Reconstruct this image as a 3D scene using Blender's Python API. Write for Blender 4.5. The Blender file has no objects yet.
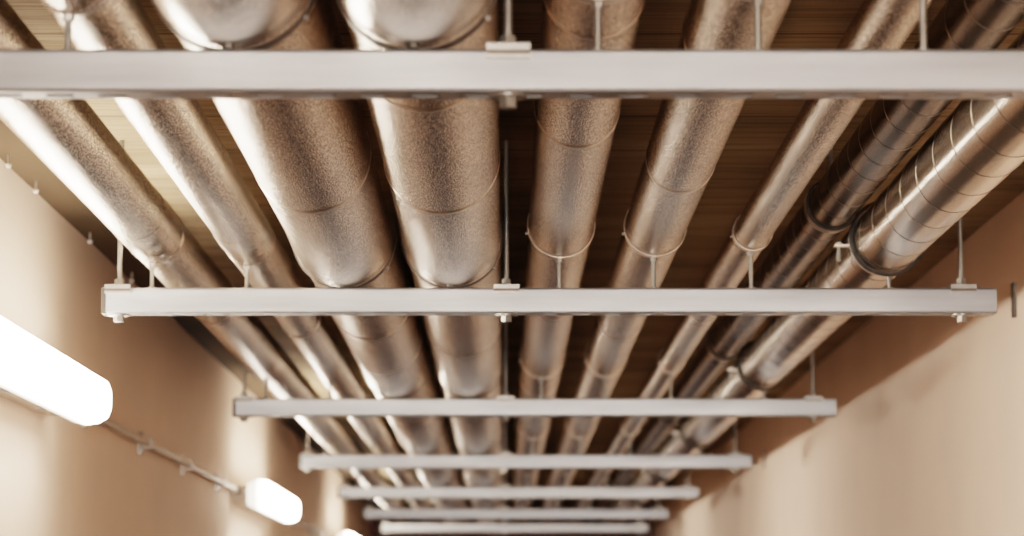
import bpy, math, random
from mathutils import Vector, Matrix
PI = math.pi
random.seed(4)
S = bpy.context.scene
C = S.collection

# ------------------------------------------------------------------ measures
CAM_Z = 1.6                       # eye height; heights below are relative to the eye
FOC = 2700.0                      # focal length in pixels of the 1024 wide frame
TH = math.atan(360 / FOC)         # upward tilt
XL, XR = -0.86, 0.96              # side walls
ZC = 0.80                         # ceiling
Y0, Y1 = -14.0, 17.5               # corridor ends
RAIL_Y = [2.563, 4.399, 6.55, 8.70, 10.71, 12.70, 14.49]
RAIL_TOP = 0.5514
RAIL_H = 0.0415
RX0, RX1 = -0.655, 0.805

# ------------------------------------------------------------------ materials
def mat(name):
    m = bpy.data.materials.new(name); m.use_nodes = True
    nt = m.node_tree; nt.nodes.clear()
    out = nt.nodes.new('ShaderNodeOutputMaterial')
    p = nt.nodes.new('ShaderNodeBsdfPrincipled')
    nt.links.new(p.outputs[0], out.inputs[0])
    return m, nt, p
def N(nt, t, **kw):
    n = nt.nodes.new(t)
    for k, v in kw.items():
        if k in n.inputs: n.inputs[k].default_value = v
        else: setattr(n, k, v)
    return n
def coords(nt, scale=(1, 1, 1), rot=(0, 0, 0)):
    tc = nt.nodes.new('ShaderNodeTexCoord'); mp = nt.nodes.new('ShaderNodeMapping')
    mp.inputs['Scale'].default_value = scale; mp.inputs['Rotation'].default_value = rot
    nt.links.new(tc.outputs['Object'], mp.inputs[0])
    return mp.outputs[0]
def ramp(nt, fac, stops):
    r = nt.nodes.new('ShaderNodeValToRGB'); e = r.color_ramp.elements
    while len(e) < len(stops): e.new(0.5)
    for k, (pos, col) in enumerate(stops):
        e[k].position = pos; e[k].color = (*col, 1)
    nt.links.new(fac, r.inputs[0]); return r.outputs[0]
def noise(nt, vec, scale, detail=2, rough=0.5):
    n = N(nt, 'ShaderNodeTexNoise', Scale=scale, Detail=detail, Roughness=rough)
    nt.links.new(vec, n.inputs['Vector']); return n.outputs['Fac']
def bump(nt, h, strength, dist, prev=None):
    b = N(nt, 'ShaderNodeBump', Strength=strength, Distance=dist)
    nt.links.new(h, b.inputs['Height'])
    if prev: nt.links.new(prev, b.inputs['Normal'])
    return b.outputs[0]
def mixc(nt, fac, a, b, mode='MIX'):
    m = nt.nodes.new('ShaderNodeMix'); m.data_type = 'RGBA'; m.blend_type = mode
    if hasattr(fac, 'links'): nt.links.new(fac, m.inputs[0])
    else: m.inputs[0].default_value = fac
    for i, v in ((6, a), (7, b)):
        if hasattr(v, 'links'): nt.links.new(v, m.inputs[i])
        else: m.inputs[i].default_value = (*v, 1)
    return m.outputs[2]

def foil(name, c0, c1, rough, grain=1.0, crumple=0.25, blend=None):
    """blend: (c0, c1) of the smoothed state reached where the mesh attribute 'smoothness' is 1"""
    m, nt, p = mat(name)
    fine = noise(nt, coords(nt, (1, 0.2, 1)), 470, 2, .6)
    col = ramp(nt, fine, [(0.40, c0), (0.60, c1)])
    big = noise(nt, coords(nt, (1, 0.35, 1)), 9, 3)
    blot = ramp(nt, big, [(0.3, (.82, .80, .78)), (0.7, (1, 1, 1))])
    b1 = bump(nt, noise(nt, coords(nt, (1, 0.5, 1)), 22, 3, .6), crumple, 0.004)
    bn = N(nt, 'ShaderNodeBump', Strength=.7 * grain, Distance=.0013)
    nt.links.new(fine, bn.inputs['Height']); nt.links.new(b1, bn.inputs['Normal'])
    if blend:
        at = nt.nodes.new('ShaderNodeAttribute'); at.attribute_name = 'smoothness'; e = at.outputs['Fac']
        col = mixc(nt, e, col, ramp(nt, fine, [(.36, blend[0]), (.64, blend[1])]))
        mr = N(nt, 'ShaderNodeMapRange'); mr.inputs['To Min'].default_value = .7 * grain; mr.inputs['To Max'].default_value = .2 * grain
        nt.links.new(e, mr.inputs[0]); nt.links.new(mr.outputs[0], bn.inputs['Strength'])
    nt.links.new(mixc(nt, 1.0, col, blot, 'MULTIPLY'), p.inputs['Base Color'])
    p.inputs['Metallic'].default_value = 1; p.inputs['Roughness'].default_value = rough
    nt.links.new(bn.outputs[0], p.inputs['Normal'])
    return m
FO0, FO1 = (.22, .18, .145), (.90, .765, .635)
M_FOIL = foil('hammered_foil', FO0, FO1, .25)
M_FOIL_SMOOTH = foil('smooth_foil', FO0, FO1, .25, crumple=.35, blend=((.66, .59, .52), (.84, .77, .70)))
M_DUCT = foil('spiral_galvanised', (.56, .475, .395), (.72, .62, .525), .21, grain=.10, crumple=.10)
M_DUCT_SHADED = foil('shaded_spiral_galvanised', (.14, .115, .092), (.24, .20, .16), .27, grain=.10, crumple=.10)  # same duct metal, darkened in colour for the shade it hangs in

def plain(name, col, rough=.5, metallic=0., var=.12, scale=30, bmp=.05, stretch=(1, 1, 1), spec=.5):
    m, nt, p = mat(name)
    n = noise(nt, coords(nt, stretch), scale, 3)
    lo = tuple(c * (1 - var) for c in col); hi = tuple(min(1, c * (1 + var)) for c in col)
    nt.links.new(ramp(nt, n, [(.3, lo), (.7, hi)]), p.inputs['Base Color'])
    p.inputs['Roughness'].default_value = rough; p.inputs['Metallic'].default_value = metallic; p.inputs['Specular IOR Level'].default_value = spec
    if bmp: nt.links.new(bump(nt, n, bmp, .002), p.inputs['Normal'])
    return m
M_SEAM = plain('duct_seam_metal', (.27, .225, .185), .42, 1., .1, 60, 0)
M_JOINT = plain('foil_joint_edge', (.62, .50, .40), .3, 1., .2, 90, .1)
M_RAIL = plain('galvanised_rail', (.262, .268, .276), .36, .5, .26, 11, .05, (.25, 1, 2.5))
M_ZINC = plain('zinc_steel', (.27, .258, .24), .35, .7, .1, 80, .05)
M_ZINC_DARK = plain('dull_zinc', (.40, .35, .30), .45, .6, .15, 60, .05)
M_CLAMP = plain('clamp_steel', (.55, .48, .41), .35, .8, .12, 60, .05)
M_DARK = plain('dark_band_and_shade', (.10, .08, .065), .45, .5, .15, 60, .05)  # steel bands, wall strips and the painted shadow lines of the clips
M_RUBBER = plain('black_rubber', (.018, .014, .011), .55, 0, .2, 60, .05)
M_CAP = plain('grey_plastic', (.055, .045, .038), .7, 0, .1, 40, 0, (1, 1, 1), .15)
M_CONDUIT = plain('grey_conduit', (.50, .42, .34), .4, .2, .1, 50, 0)
M_TRAY = plain('lamp_tray', (.62, .55, .48), .45, 0, .05, 30, 0)
M_WALL_L = plain('cream_wall_paint', (.86, .70, .58), .75, 0, .035, 3, .04)
M_WALL_R = plain('cream_wall_paint_right', (.87, .70, .585), .75, 0, .035, 3, .04)
M_END = plain('dark_red_wall', (.09, .03, .02), .6, 0, .1, 4, 0)
M_DOOR = plain('dark_red_door', (.11, .035, .022), .5, 0, .1, 4, 0)

def wood_ceiling():
    m, nt, p = mat('board_ceiling')
    v = coords(nt)
    w = N(nt, 'ShaderNodeTexWave', Scale=1.05, Distortion=0.0); w.bands_direction = 'Y'; w.wave_profile = 'SAW'
    nt.links.new(v, w.inputs['Vector'])
    groove = ramp(nt, w.outputs['Fac'], [(0.0, (.25, .22, .2)), (.035, (1, 1, 1))])
    g = noise(nt, coords(nt, (1.2, 26, 1)), 4, 5, .65)
    grain = ramp(nt, g, [(.25, (.17, .128, .085)), (.55, (.35, .27, .18)), (.8, (.45, .35, .235))])
    b = noise(nt, coords(nt, (.4, 2.0, 1)), 2.2, 2)
    tone = ramp(nt, b, [(.3, (.62, .6, .58)), (.7, (1, 1, 1))])
    c = mixc(nt, 1., mixc(nt, 1., grain, tone, 'MULTIPLY'), groove, 'MULTIPLY')
    nt.links.new(c, p.inputs['Base Color']); p.inputs['Roughness'].default_value = .9; p.inputs['Specular IOR Level'].default_value = .08
    nt.links.new(bump(nt, g, .3, .003), p.inputs['Normal'])
    return m
M_CEIL = wood_ceiling()
M_FLOOR = plain('dark_floor', (.055, .044, .035), .5, 0, .2, 5, .05)

def emit(name, col, s):
    m, nt, p = mat(name)
    n = noise(nt, coords(nt), 6, 1)
    nt.links.new(ramp(nt, n, [(.2, tuple(c * .97 for c in col)), (.8, col)]), p.inputs['Emission Color'])
    sx = nt.nodes.new('ShaderNodeSeparateXYZ'); nt.links.new(coords(nt), sx.inputs[0])
    mr = N(nt, 'ShaderNodeMapRange'); mr.interpolation_type = 'SMOOTHSTEP'
    for k, v in (('From Min', .075), ('From Max', .125), ('To Min', 1.3), ('To Max', s)): mr.inputs[k].default_value = v
    nt.links.new(sx.outputs[0], mr.inputs[0]); nt.links.new(mr.outputs[0], p.inputs['Emission Strength'])
    p.inputs['Base Color'].default_value = (.9, .88, .84, 1)
    return m
LAMP_COL = (1.0, .875, .73)
M_LAMP = emit('lamp_diffuser', LAMP_COL, 36.0)

# ------------------------------------------------------------------ mesh helpers
class MB:
    def __init__(s): s.v = []; s.f = []; s.sm = []
    def add(s, vs, fs, smooth=False):
        b = len(s.v); s.v += [tuple(x) for x in vs]
        s.f += [tuple(b + i for i in f) for f in fs]; s.sm += [smooth] * len(fs)
    def box(s, x0, x1, y0, y1, z0, z1, bev=0):
        if not bev:
            v = [(x, y, z) for x in (x0, x1) for y in (y0, y1) for z in (z0, z1)]
            s.add(v, [(0, 1, 3, 2), (4, 6, 7, 5), (0, 4, 5, 1), (2, 3, 7, 6), (0, 2, 6, 4), (1, 5, 7, 3)])
        else:
            prof = []
            for (cx, cz, a0) in ((x1 - bev, z1 - bev, 0), (x0 + bev, z1 - bev, 90), (x0 + bev, z0 + bev, 180), (x1 - bev, z0 + bev, 270)):
                for k in range(3):
                    a = math.radians(a0 + 45 * k); prof.append((cx + bev * math.cos(a), cz + bev * math.sin(a)))
            n = len(prof)
            v = [(x, y0, z) for x, z in prof] + [(x, y1, z) for x, z in prof]
            s.add(v, [(i, (i + 1) % n, n + (i + 1) % n, n + i) for i in range(n)] + [tuple(range(n))[::-1], tuple(range(n, 2 * n))])
    def rings(s, rs, close=True, cap=True, smooth=True):
        """rs: list of rings (lists of 3-D points, same count)"""
        n = len(rs[0]); v = [p for r in rs for p in r]; f = []
        for k in range(len(rs) - 1):
            for i in range(n if close else n - 1):
                j = (i + 1) % n
                f.append((k * n + i, k * n + j, (k + 1) * n + j, (k + 1) * n + i))
        s.add(v, f, smooth)
        if cap:
            s.add(rs[0], [tuple(range(n))[::-1]]); s.add(rs[-1], [tuple(range(n))])
    def cyl(s, p0, p1, r, n=16, r1=None, smooth=True):
        p0, p1 = Vector(p0), Vector(p1); d = (p1 - p0).normalized()
        a = d.orthogonal().normalized(); b = d.cross(a)
        r1 = r if r1 is None else r1
        R = [[p + (a * math.cos(t) + b * math.sin(t)) * rr for t in [2 * PI * i / n for i in range(n)]] for p, rr in ((p0, r), (p1, r1))]
        s.rings(R, smooth=smooth)
    def build(s, name, m, parent=None, loc=None, smoothness=None):
        me = bpy.data.meshes.new(name); me.from_pydata(s.v, [], s.f); me.update()
        for p, k in zip(me.polygons, s.sm): p.use_smooth = k
        me.materials.append(m)
        if smoothness:
            at = me.attributes.new('smoothness', 'FLOAT', 'POINT'); at.data.foreach_set('value', smoothness)
        import bmesh
        bm = bmesh.new(); bm.from_mesh(me); bmesh.ops.recalc_face_normals(bm, faces=bm.faces); bm.to_mesh(me); bm.free()
        o = bpy.data.objects.new(name, me); C.objects.link(o)
        if parent: o.parent = parent
        if loc: o.location = loc
        return o
def thing(name, label, cat, loc, group=None):
    o = bpy.data.objects.new(name, None); C.objects.link(o); o.location = loc; o.empty_display_size = .05
    tag(o, label, cat, group); return o
def tag(o, label, cat, group=None):
    o['label'] = label; o['category'] = cat
    if group: o['group'] = group
    return o
def dup(root, loc, label):
    r = root.copy(); C.objects.link(r); r.location = loc; r['label'] = label
    for ch in list(root.children):
        c = ch.copy(); C.objects.link(c); c.parent = r
        for g in list(ch.children):
            d = g.copy(); C.objects.link(d); d.parent = c
    return r
def struct(o): o['kind'] = 'structure'; return o
def W(x, y, z): return (x, y, z + CAM_Z)      # eye-relative height -> world

# ------------------------------------------------------------------ room shell
def shell(name, m, *b):
    mb = MB(); mb.box(*b); return struct(mb.build(name, m))
ZT = CAM_Z + ZC
shell('floor', M_FLOOR, XL - .2, XR + .2, Y0 - .2, Y1 + .2, -.15, 0)
shell('ceiling', M_CEIL, XL - .2, XR + .2, Y0 - .2, Y1 + .2, ZT, ZT + .15)
shell('wall_left', M_WALL_L, XL - .15, XL, Y0, Y1, 0, ZT)
shell('wall_right', M_WALL_R, XR, XR + .15, Y0, Y1, 0, ZT)
shell('wall_back', M_END, XL - .15, XR + .15, Y1, Y1 + .15, 0, ZT)
shell('wall_front', M_WALL_L, XL - .15, XR + .15, Y0 - .15, Y0, 0, ZT)
d = MB(); d.box(-.48, .52, Y1 - .04, Y1 - .001, 0.0, 2.12)
door = struct(d.build('door_1', M_DOOR))
h = MB(); h.cyl((.42, Y1 - .09, 1.0), (.42, Y1 - .04, 1.0), .012); h.cyl((.30, Y1 - .085, 1.0), (.425, Y1 - .085, 1.0), .01)
h.build('door_handle', M_ZINC, door)

M_SHADE_BOARD = plain('shade_dark_board', (.10, .072, .048), .9, 0, .3, 6, .1, (1, .2, 1), .05)
shell('shade_trim_1', M_SHADE_BOARD, XL, XL + .13, Y0, Y1, ZT - .006, ZT)  # board added here, its dark colour stands for shade by the wall
M_BRIGHT = plain('bright_screw', (.8, .76, .7), .35, .3, .05, 60, 0)

# ------------------------------------------------------------------ insulated pipes and ducts
#        X      Z      r      bottom style
PIPES = [
 (-.575, .643, .0476, 'stem', 'slim dull foil-wrapped pipe, leftmost, nearest the wall with the lamps'),
 (-.419, .632, .0418, 'stem', 'slim foil-wrapped pipe, second from the left, between leftmost pipe and first thick pipe'),
 (-.2635, .6410, .0815, 'saddle', 'thick foil-wrapped pipe, left one of the two thick pipes'),
 (-.0855, .6395, .0795, 'saddle', 'thick foil-wrapped pipe, right one of the two thick pipes, beside the middle hanger rods'),
 ( .094, .658, .0533, 'stem', 'medium foil-wrapped pipe just right of the middle hanger rods'),
 ( .249, .656, .0490, 'stem', 'medium foil-wrapped pipe, second one right of the middle hanger rods'),
 ( .409, .647, .0304, 'stem', 'thinnest foil-wrapped pipe with bright streak, just left of the spiral ducts'),
 ( .540, .690, .0393, 'rubber', 'dark shaded spiral-seam duct, upper one tucked behind the shinier duct'),
 ( .629, .634, .0556, 'rubber', 'shiny spiral-seam metal duct, rightmost, nearest the bare right wall'),
]
PIPE_WORD = ['leftmost pipe', 'second pipe from the left', 'left thick pipe', 'right thick pipe', 'pipe just right of the middle rods',
             'second pipe right of the middle rods', 'thinnest pipe', 'dark upper spiral duct', 'shiny rightmost spiral duct']
PY0, PY1 = -5.6, Y1 - .02
def ring_pts(r, y, n=64, cx=0, cz=0, a0=0, a1=2 * PI, closed=True):
    m = n if closed else n + 1
    return [(cx + r * math.cos(a0 + (a1 - a0) * i / n), y, cz + r * math.sin(a0 + (a1 - a0) * i / n)) for i in range(m)]
def sock_mesh(r, y0, y1, dz, n=72):
    """pipe skin swelling downward by dz towards the clamp, thin lip at its end"""
    mb = MB(); R = []
    for k in range(13):
        t = k / 12; e = t * t * (3 - 2 * t); y = y0 + (y1 - y0) * t
        rr = r + .0001 + .0015 * e; off = -dz * e
        R.append(ring_pts(rr, y, n, 0, off))
    R.append(ring_pts(r - .003, y1, n, 0, -dz * .3))
    mb.rings(R, cap=False)
    sm = [min(1, (k / 12) ** 2 * (.75 if y1 > 3 else 1.6)) for k in range(14) for _ in range(n)]
    return mb, sm
SEAMS = {0: [5.3], 1: [5.5], 2: [3.63, 5.25, 5.95, 7.6], 3: [2.90, 3.64, 5.6, 7.3], 4: [2.74, 3.38, 5.3, 7.1], 5: [2.95, 3.75, 5.7], 6: [5.5]}
pipe_objs = []
for i, (X, Z, r, style, lab) in enumerate(PIPES):
    duct = style == 'rubber'
    t = thing('spiral_duct' if duct else 'insulated_pipe', lab, 'duct' if duct else 'pipe', W(X, 0, Z), 'spiral ducts' if duct else 'foil-wrapped pipes under the ceiling')
    mb = MB()
    ys = [PY0 + (PY1 - PY0) * k / 60 for k in range(61)]
    mb.rings([ring_pts(r, y, 72) for y in ys], cap=True)
    mb.build('tube' if duct else 'jacket', (M_DUCT if i == 8 else M_DUCT_SHADED) if duct else M_FOIL, t)
    if duct:
        pitch = .150 if i == 8 else .125
        mb = MB(); n = 40; y = 1.2 + (.05 if i == 8 else 0); R = []
        turns = int((15.6 - y) / pitch)
        sgn = 1 if i == 8 else 1
        for k in range(turns * n + 1):
            a = sgn * 2 * PI * k / n + .6; yy = y + pitch * k / n
            cs, sn = math.cos(a), math.sin(a)
            R.append([((r + h_) * cs, yy + w_, (r + h_) * sn) for h_, w_ in ((-.0005, -.0026), (.0005, -.0012), (.0005, .0012), (-.0005, .0026))])
        mb.rings(R, close=False, cap=False); mb.build('spiral_seam', M_SEAM, t)
    else:
        for y in SEAMS.get(i, []):
            mb = MB()
            prof = [(-.010, -.0003), (-.006, .0007), (.004, .0010), (.0045, -.0002)]
            mb.rings([ring_pts(r + h_, y + w_, 72) for w_, h_ in prof], cap=False)
            mb.build('joint_band', M_JOINT, t)
        if style == 'saddle':
            for y in RAIL_Y[:5]:
                mb, sm = sock_mesh(r, y - .34, y - .024, .0045); mb.build('saddle_sleeve', M_FOIL_SMOOTH, t, smoothness=sm)
        elif i < 2:
            for y in RAIL_Y[1:4]:
                mb = MB(); R = []; sm = []
                rr = random.Random(i * 7 + int(y * 10)); ph = [rr.random() * 6 for _ in range(4)]
                for k in range(41):
                    q = k / 40; e = math.sin(PI * min(1, q * 1.02)); row = []
                    for j in range(64):
                        a = 2 * PI * j / 64; u = q * 9 + .9 * math.sin(2 * a + ph[0]) + .5 * math.sin(5 * a + ph[1])
                        wr = max(0, math.sin(2.2 * u + ph[2])) ** 4 * (.5 + .5 * math.sin(3 * a + ph[3] + 4 * q))
                        rad = r + .0003 + e * (.0004 + .0016 * wr)
                        row.append((rad * math.cos(a), y - .26 + .245 * q, rad * math.sin(a))); sm.append(.8 * e)
                    R.append(row)
                mb.rings(R, cap=False); mb.build('wrinkled_sleeve', M_FOIL_SMOOTH, t, smoothness=sm)
    pipe_objs.append(t)

# ------------------------------------------------------------------ hanger rails
def rail_mesh(x0, x1):
    mb = MB(); t = .0025; w = .0205; H = RAIL_H
    def prism(y0, y1, z0, z1): mb.box(x0, x1, y0, y1, z0, z1)
    # rounded side walls: profile strips (front and back)
    for s in (-1, 1):
        outer = [(s * (w - .003), 0), (s * (w - .0009), .0009), (s * w, .003), (s * w, H - .0035), (s * (w - .001), H - .001), (s * (w - .0035), H), (s * .007, H), (s * .007, H - .007)]
        inner = [(s * (w - .003), t), (s * (w - t), t + .001), (s * (w - t), .004), (s * (w - t), H - .005), (s * (w - t - .0005), H - t - .001), (s * (w - .004), H - t), (s * (.007 + t), H - t), (s * (.007 + t), H - .007)]
        prof = outer + inner[::-1]; n = len(prof)
        v = [(x0, y, z) for y, z in prof] + [(x1, y, z) for y, z in prof]
        mb.add(v, [(i, (i + 1) % n, n + (i + 1) % n, n + i) for i in range(n)])
        m = len(outer)
        for b in (0, n):
            mb.add([v[b + i] for i in range(n)], [(i, i + 1, n - 2 - i, n - 1 - i) for i in range(m - 1)])
    # slotted web
    ncell = round((x1 - x0) / .0503); cw = (x1 - x0) / ncell; ww = w - .003
    for c in range(ncell):
        cx = x0 + cw * (c + .5); rect = []; oval = []
        for k in range(24):
            a = 2 * PI * k / 24 + PI / 4; ca, sa = math.cos(a), math.sin(a); q = 1 / max(abs(ca), abs(sa))
            rect.append((cx + ca * q * cw / 2, sa * q * ww))
            ox = ca * q; oy = sa
            nrm = math.hypot(ca, sa)
            oval.append((cx + (.008 * (1 if ca > 0 else -1) if abs(ca) > .01 else 0) + .0068 * ca, .0068 * sa))
        n = 24
        v = [(x, y, 0) for x, y in rect] + [(x, y, 0) for x, y in oval] + [(x, y, t) for x, y in oval] + [(x, y, t) for x, y in rect]
        f = []
        for b in range(3): f += [(b * n + i, b * n + (i + 1) % n, (b + 1) * n + (i + 1) % n, (b + 1) * n + i) for i in range(n)]
        mb.add(v, f)
    return mb
def hexa(mb, x, y, z0, z1, r, a0=0):
    R = [[(x + r * math.cos(a0 + PI / 3 * i), y + r * math.sin(a0 + PI / 3 * i), z) for i in range(6)] for z in (z0, z1)]
    mb.rings(R, smooth=False)
RAIL_BOT = RAIL_TOP - RAIL_H
def make_rail(y, x1, rod_x, label):
    rail = thing('hanger_rail', label, 'hanger rail', W(0, y, RAIL_BOT), 'hanger rails under the pipes')
    rail_mesh(RX0, x1).build('channel', M_RAIL, rail)
    mb = MB(); mb.box(RX0 - .003, RX0 + .0045, -.0213, .0213, -.0007, RAIL_H + .0005)
    mb.build('end_cap', M_CAP, rail)
    for X in (-.6315, .004, rod_x):
        mb = MB(); mb.cyl((X, 0, -.008), (X, 0, CAM_Z + ZC - CAM_Z - RAIL_BOT - .001), .0040, 14); rod = mb.build('threaded_rod', M_ZINC, rail)
        mb = MB(); hexa(mb, X, 0, RAIL_H + .0052, RAIL_H + .0165, .0082, .3); mb.build('nut', M_ZINC, rod)
        mb = MB(); q = .021
        mb.box(X - q, X + q, -.0245, .0245, RAIL_H + .0003, RAIL_H + .0052)
        for y0, y1 in ((-.0245, -.0208), (.0208, .0245)):
            mb.box(X - q, X + q, y0, y1, RAIL_H - .0015, RAIL_H + .0003); mb.box(X - q, X + q, y0, y1, RAIL_H - .0095, RAIL_H - .0058)
        cp = mb.build('clip_plate', M_ZINC, rail)
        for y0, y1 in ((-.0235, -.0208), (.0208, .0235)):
            mb = MB(); mb.box(X - q, X + q, y0, y1, RAIL_H - .0058, RAIL_H - .0015); mb.build('clip_shadow_line', M_DARK, cp)  # dark strip painted in as the shadow line under the plate edge
        mb = MB(); mb.cyl((X, 0, -.0028), (X, 0, -.0003), .018, 24); hexa(mb, X, 0, -.0125, -.0028, .0088, .3); mb.build('bolt', M_ZINC, rail)
    return rail
RAIL_WORD = ['nearest rail', 'second rail', 'third rail', 'fourth rail', 'fifth rail', 'sixth rail', 'farthest rail']
RAIL_LAB = [
 'pale slotted steel hanger rail crossing the whole top of the picture, nearest of all rails',
 'pale slotted steel hanger rail with both ends in view, second nearest, in sharp focus',
 'slotted steel hanger rail, third nearest, slightly out of focus',
 'blurred steel hanger rail, fourth nearest, passing just above the smaller wall lamp',
 'blurred steel hanger rail, fifth nearest, third from the bottom of the picture',
 'blurred pale hanger rail, sixth nearest, second from the bottom of the picture',
 'faint blurred hanger rail, farthest of all, lowest in the picture']
rail = make_rail(RAIL_Y[0], RX1, .751, RAIL_LAB[0])
for k in (1, 2): dup(rail, W(0, RAIL_Y[k], RAIL_BOT), RAIL_LAB[k])
make_rail(RAIL_Y[3], .795, .745, RAIL_LAB[3])
rail = make_rail(RAIL_Y[4], .768, .727, RAIL_LAB[4])
for k in (5, 6): dup(rail, W(0, RAIL_Y[k], RAIL_BOT), RAIL_LAB[k])

# ------------------------------------------------------------------ pipe clamps
def band(r_in, r_out, y0, y1, cz=0, n=56):
    mb = MB()
    R = [ring_pts(r_in, y0, n, 0, cz), ring_pts(r_out, y0, n, 0, cz), ring_pts(r_out, y1, n, 0, cz), ring_pts(r_in, y1, n, 0, cz), ring_pts(r_in, y0, n, 0, cz)]
    mb.rings(R, cap=False); return mb
def make_clamp(i, y, label):
    X, Z, r, style, _ = PIPES[i]
    t = thing('pipe_clamp', label, 'pipe clamp', W(X, y, Z), 'pipe clamps on the rails')
    top = RAIL_TOP - Z                              # rail top, relative to the pipe centre
    if style == 'rubber':
        band(r + .0024, r + .0046, -.016, .016).build('ring', M_CLAMP, t)
        band(r + .0018, r + (.0080 if i == 8 else .0048), -.0195, -.0165).build('rubber_lining', M_RUBBER, t)
        ro = r + .0046; sx = .003; lining = True
    elif style == 'saddle':
        band(r + .0036, r + .0048, -.010, .014, -.0026).build('ring', M_DARK, t)
        ro = r + .0074; sx = -.002
    else:
        k, q = (.0005, .0005) if i < 2 else (.0018, .0012)
        band(r + k, r + k + q, -.010, .010).build('ring', M_FOIL if i < 2 else M_JOINT, t); ro = r + k + q; sx = -.003
    # tightening screws on the band
    for a in {'saddle': [-36], 'rubber': [-15] if i == 8 else [], 'stem': [194] if i else []}[style]:
        a = math.radians(a); e = Vector((math.cos(a), 0, math.sin(a))); r0 = ro - .0026 if style == 'saddle' else ro
        cz = Vector((0, 0, -.0026 if style == 'saddle' else 0)); q = 1.5 if style == 'rubber' else 1
        mb = MB(); mb.cyl(cz + e * (r0 - .0005), cz + e * (r0 + .0045 * q), .0028 * q, 8); mb.build('screw', M_ZINC, t)
    if i == 8:
        mb = MB(); mb.box(-r - .030, -r - .0035, -.010, .010, -.0125, -.0095); mb.build('ear', M_CLAMP, t)
        mb = MB(); mb.cyl((-.078, 0, -.036), (-.078, 0, -.006), .003, 10); hexa(mb, -.078, 0, -.0095, -.005, .006); mb.build('ear_bolt', M_ZINC, t)
    if i == 7:
        mb = MB(); mb.cyl((0, 0, ro - .0005), (0, 0, ZC - Z - .0005), .0036, 12); mb.build('hanger_rod', M_ZINC, t)
    elif style == 'saddle':
        mb = MB(); hexa(mb, sx, -.016, -ro + .0003, -ro + .006, .006, .2); mb.build('bolt_head', M_ZINC, t)
        mb = MB(); mb.cyl((sx, 0, top + .0004), (sx, 0, -ro + .0008), .004, 12); mb.build('stem', M_ZINC, t)
    else:
        mb = MB(); mb.cyl((sx, 0, top - .012), (sx, 0, -ro + .001), .0034, 12); mb.build('stem', M_ZINC, t)
        mb = MB(); hexa(mb, sx, 0, -ro - .006, -ro - .0002, .0062, .1); mb.build('stem_nut', M_ZINC, t)
        mb = MB(); mb.cyl((sx, 0, top + .0003), (sx, 0, top + .0022), .0095, 20); mb.cyl((sx, 0, top + .0022), (sx, 0, top + .0045), .0055, 6, smooth=False); mb.build('washer', M_ZINC, t)
    return t
for i in range(9):
    rails = range(0 if i in (1, 2, 3, 4, 5, 6) else 1, 6)
    src = None
    for k in rails:
        lab = f'steel clamp holding the {PIPE_WORD[i]} above the {RAIL_WORD[k]}'
        if src is None: src = make_clamp(i, RAIL_Y[k], lab)
        else:
            X, Z = PIPES[i][:2]; dup(src, W(X, RAIL_Y[k], Z), lab)

# ------------------------------------------------------------------ lamps on the left wall
LZ = .418; LH = .046; L_Y = (3.85, 5.03)
def stadium(y0, y1, z, hh, n=14, inset=0):
    hh -= inset; y0 += inset; y1 -= inset
    P = [(y1 - hh + hh * math.cos(a), z + hh * math.sin(a)) for a in [-PI / 2 + PI * k / n for k in range(n + 1)]]
    P += [(y0 + hh + hh * math.cos(a), z + hh * math.sin(a)) for a in [PI / 2 + PI * k / n for k in range(n + 1)]]
    return P
def make_lamp(y0, y1, label):
    yc = (y0 + y1) / 2; half = (y1 - y0) / 2
    t = thing('wall_lamp', label, 'lamp', W(XL, yc, LZ - LH), 'fluorescent lamps along the left wall')
    mb = MB(); x0 = .052; dep = .078
    R = []
    for x, ins in ((x0, .012), (x0 + dep * .2, .004), (x0 + dep * .45, .0), (x0 + dep * .75, .004), (x0 + dep * .93, .012), (x0 + dep, .024)):
        R.append([(x, y, z) for y, z in stadium(-half, half, LH, LH, inset=ins)])
    mb.rings(R); mb.build('diffuser', M_LAMP, t)
    mb = MB(); mb.rings([[(x, y, z) for y, z in stadium(-half - .004, half + .004, LH, LH, inset=ins)] for x, ins in ((.001, .020), (.03, .018), (.0515, .016))])
    mb.build('tray', M_TRAY, t)
    for s, yy in ((-1, -half), (1, half)):
        mb = MB(); mb.cyl((.022, yy + s * -.002, LH + .01), (.022, yy + s * .03, LH + .01), .012, 12); mb.build('cable_gland', M_CAP, t)
    for q in (-.35, 0, .35):
        
        for z in (.013, 2 * LH - .016):
            mb = MB(); mb.box(.030, .060, q - .009, q + .009, z, z + .003); mb.build('latch', M_ZINC, t)
    return t
PITCH = 4.65
lamp = make_lamp(*L_Y, 'glowing white fluorescent lamp at the left picture edge, nearest on the wall')
yc = sum(L_Y) / 2
dup(lamp, W(XL, yc + PITCH, LZ - LH), 'smaller glowing fluorescent lamp farther along the left wall, at the end of the conduit')
dup(lamp, W(XL, yc + 2 * PITCH, LZ - LH), 'farthest blurred fluorescent lamp, barely showing at the bottom picture edge')
# the same kind of lamp continues behind the viewer: real lights at those places
for k in (-1, -2, -3):
    L = bpy.data.lights.new('wall_lamp_light', 'AREA'); L.shape = 'RECTANGLE'; L.size = 1.25; L.size_y = .11
    L.energy = 60 * 1.25 * .11 * PI * 1.35; L.color = LAMP_COL
    o = bpy.data.objects.new('wall_lamp_light', L); C.objects.link(o)
    o.location = W(XL + .13, yc + k * PITCH, LZ)
    o.rotation_euler = Matrix(((0, 0, -1), (1, 0, 0), (0, -1, 0))).to_euler()

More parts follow.
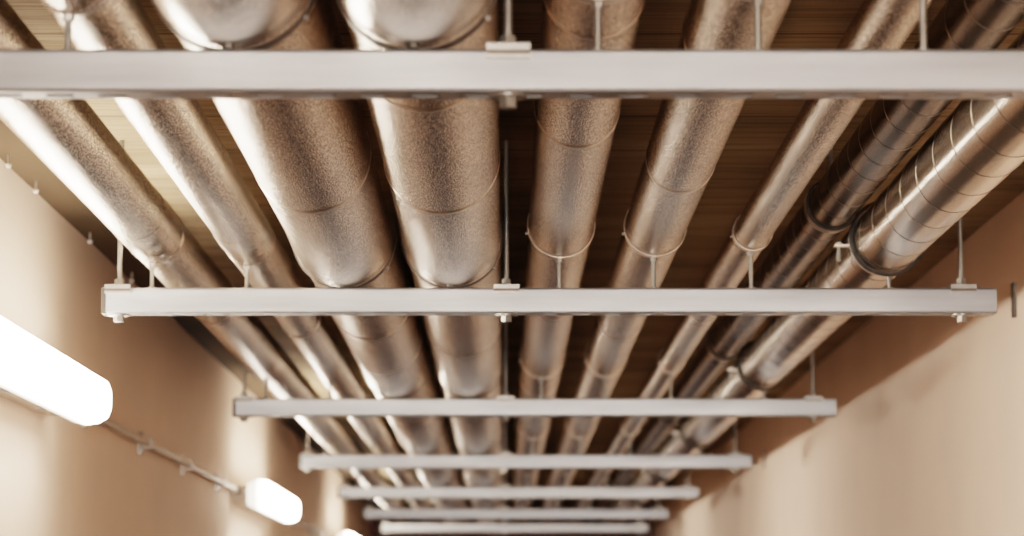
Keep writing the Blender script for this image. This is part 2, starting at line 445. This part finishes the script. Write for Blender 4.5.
# unseen fill light added far behind the viewer for the rail fronts
L = bpy.data.lights.new('rear_fill_light', 'AREA'); L.shape = 'RECTANGLE'; L.size = 1.5; L.size_y = 1.9
L.energy = 520; L.color = (1, .95, .90)
o = bpy.data.objects.new('rear_fill_light', L); C.objects.link(o)
o.location = (.05, Y0 + .05, 1.15); o.rotation_euler = (PI / 2, 0, 0)

def conduit(y0, y1, ncl, label):
    t = thing('conduit', label, 'conduit', W(XL + .020, (y0 + y1) / 2, LZ + .012), 'conduits between the lamps')
    h = (y1 - y0) / 2
    mb = MB(); mb.cyl((0, -h, 0), (0, h, 0), .009, 16); mb.build('tube', M_CONDUIT, t)
    for k in range(ncl):
        y = -h + 2 * h * (k + .5) / ncl
        mb = MB(); mb.box(-.0185, .011, y - .011, y + .011, .0095, .013); mb.box(-.0185, .011, y - .011, y + .011, -.013, -.0095)
        mb.box(-.0195, -.0095, y - .011, y + .011, -.026, .026); mb.box(.0095, .0125, y - .011, y + .011, -.013, .013)
        c = mb.build('clip_mount', M_ZINC_DARK, t)
    return t
conduit(L_Y[1] + .04, L_Y[0] + PITCH - .04, 4, 'thin grey conduit with clips running between the nearest and second lamps')
conduit(L_Y[1] + PITCH + .04, L_Y[0] + 2 * PITCH - .04, 4, 'thin conduit beyond the second lamp, leading to the farthest lamp')

# ------------------------------------------------------------------ small fixings
pos = [('nearest the picture edge', 4.50), ('second from the picture edge', 4.77), ('third from the picture edge', 5.41), ('fourth from the picture edge', 6.03)]
for w, y in pos:
    t = thing('ceiling_hook', f'tiny bright screw hook in the shade-dark board above left wall, {w}', 'hook', W(XL + .022, y, ZC - .006), 'screw hooks along the left ceiling edge')
    mb = MB(); mb.cyl((0, 0, -.016), (0, 0, -.0005), .0022, 8); mb.build('shank', M_ZINC_DARK, t)
    mb = MB(); mb.rings([[(rr * math.cos(a), rr * math.sin(a), z) for a in [2 * PI * i / 12 for i in range(12)]] for rr, z in ((.0025, -.0235), (.0048, -.022), (.0055, -.019), (.0045, -.0165), (.002, -.016))]); mb.build('head', M_BRIGHT, t)
for y, z0, z1, lab in ((5.03, .578, .642, 'thin dark vertical strip on the right wall beyond the sharp rail end'),
                       (9.95, .585, .645, 'thin dark vertical strip far along the right wall, near third rail end')):
    mb = MB(); mb.box(XR - .006, XR - .0003, y - .012, y + .012, z0 + CAM_Z, z1 + CAM_Z)  # small dark strips standing slightly out from the right wall
    tag(mb.build('wall_strip', M_DARK), lab, 'dark_strip', 'dark strips on the right wall')

# ------------------------------------------------------------------ world, camera
w = bpy.data.worlds.new('World'); S.world = w; w.use_nodes = True
w.node_tree.nodes['Background'].inputs[0].default_value = (.9, .75, .6, 1)
w.node_tree.nodes['Background'].inputs[1].default_value = .02
cam = bpy.data.cameras.new('Camera'); co = bpy.data.objects.new('Camera', cam); C.objects.link(co)
co.location = (0, 0, CAM_Z); co.rotation_euler = (PI / 2 + TH, 0, 0)
cam.sensor_width = 36; cam.lens = FOC / 1024 * 36; cam.shift_x = 8 / 1024; cam.clip_start = .05
cam.dof.use_dof = True; cam.dof.focus_distance = 3.7; cam.dof.aperture_fstop = cam.lens / 1000 / (39 / FOC)
S.camera = co
S.view_settings.view_transform = 'Filmic'; S.view_settings.look = 'Medium High Contrast'
S.view_settings.exposure = 1.22; S.view_settings.gamma = 1
S.cycles.max_bounces = 12; S.cycles.diffuse_bounces = 6; S.cycles.glossy_bounces = 6
S.cycles.use_denoising = True
S.cycles.sample_clamp_indirect = 6
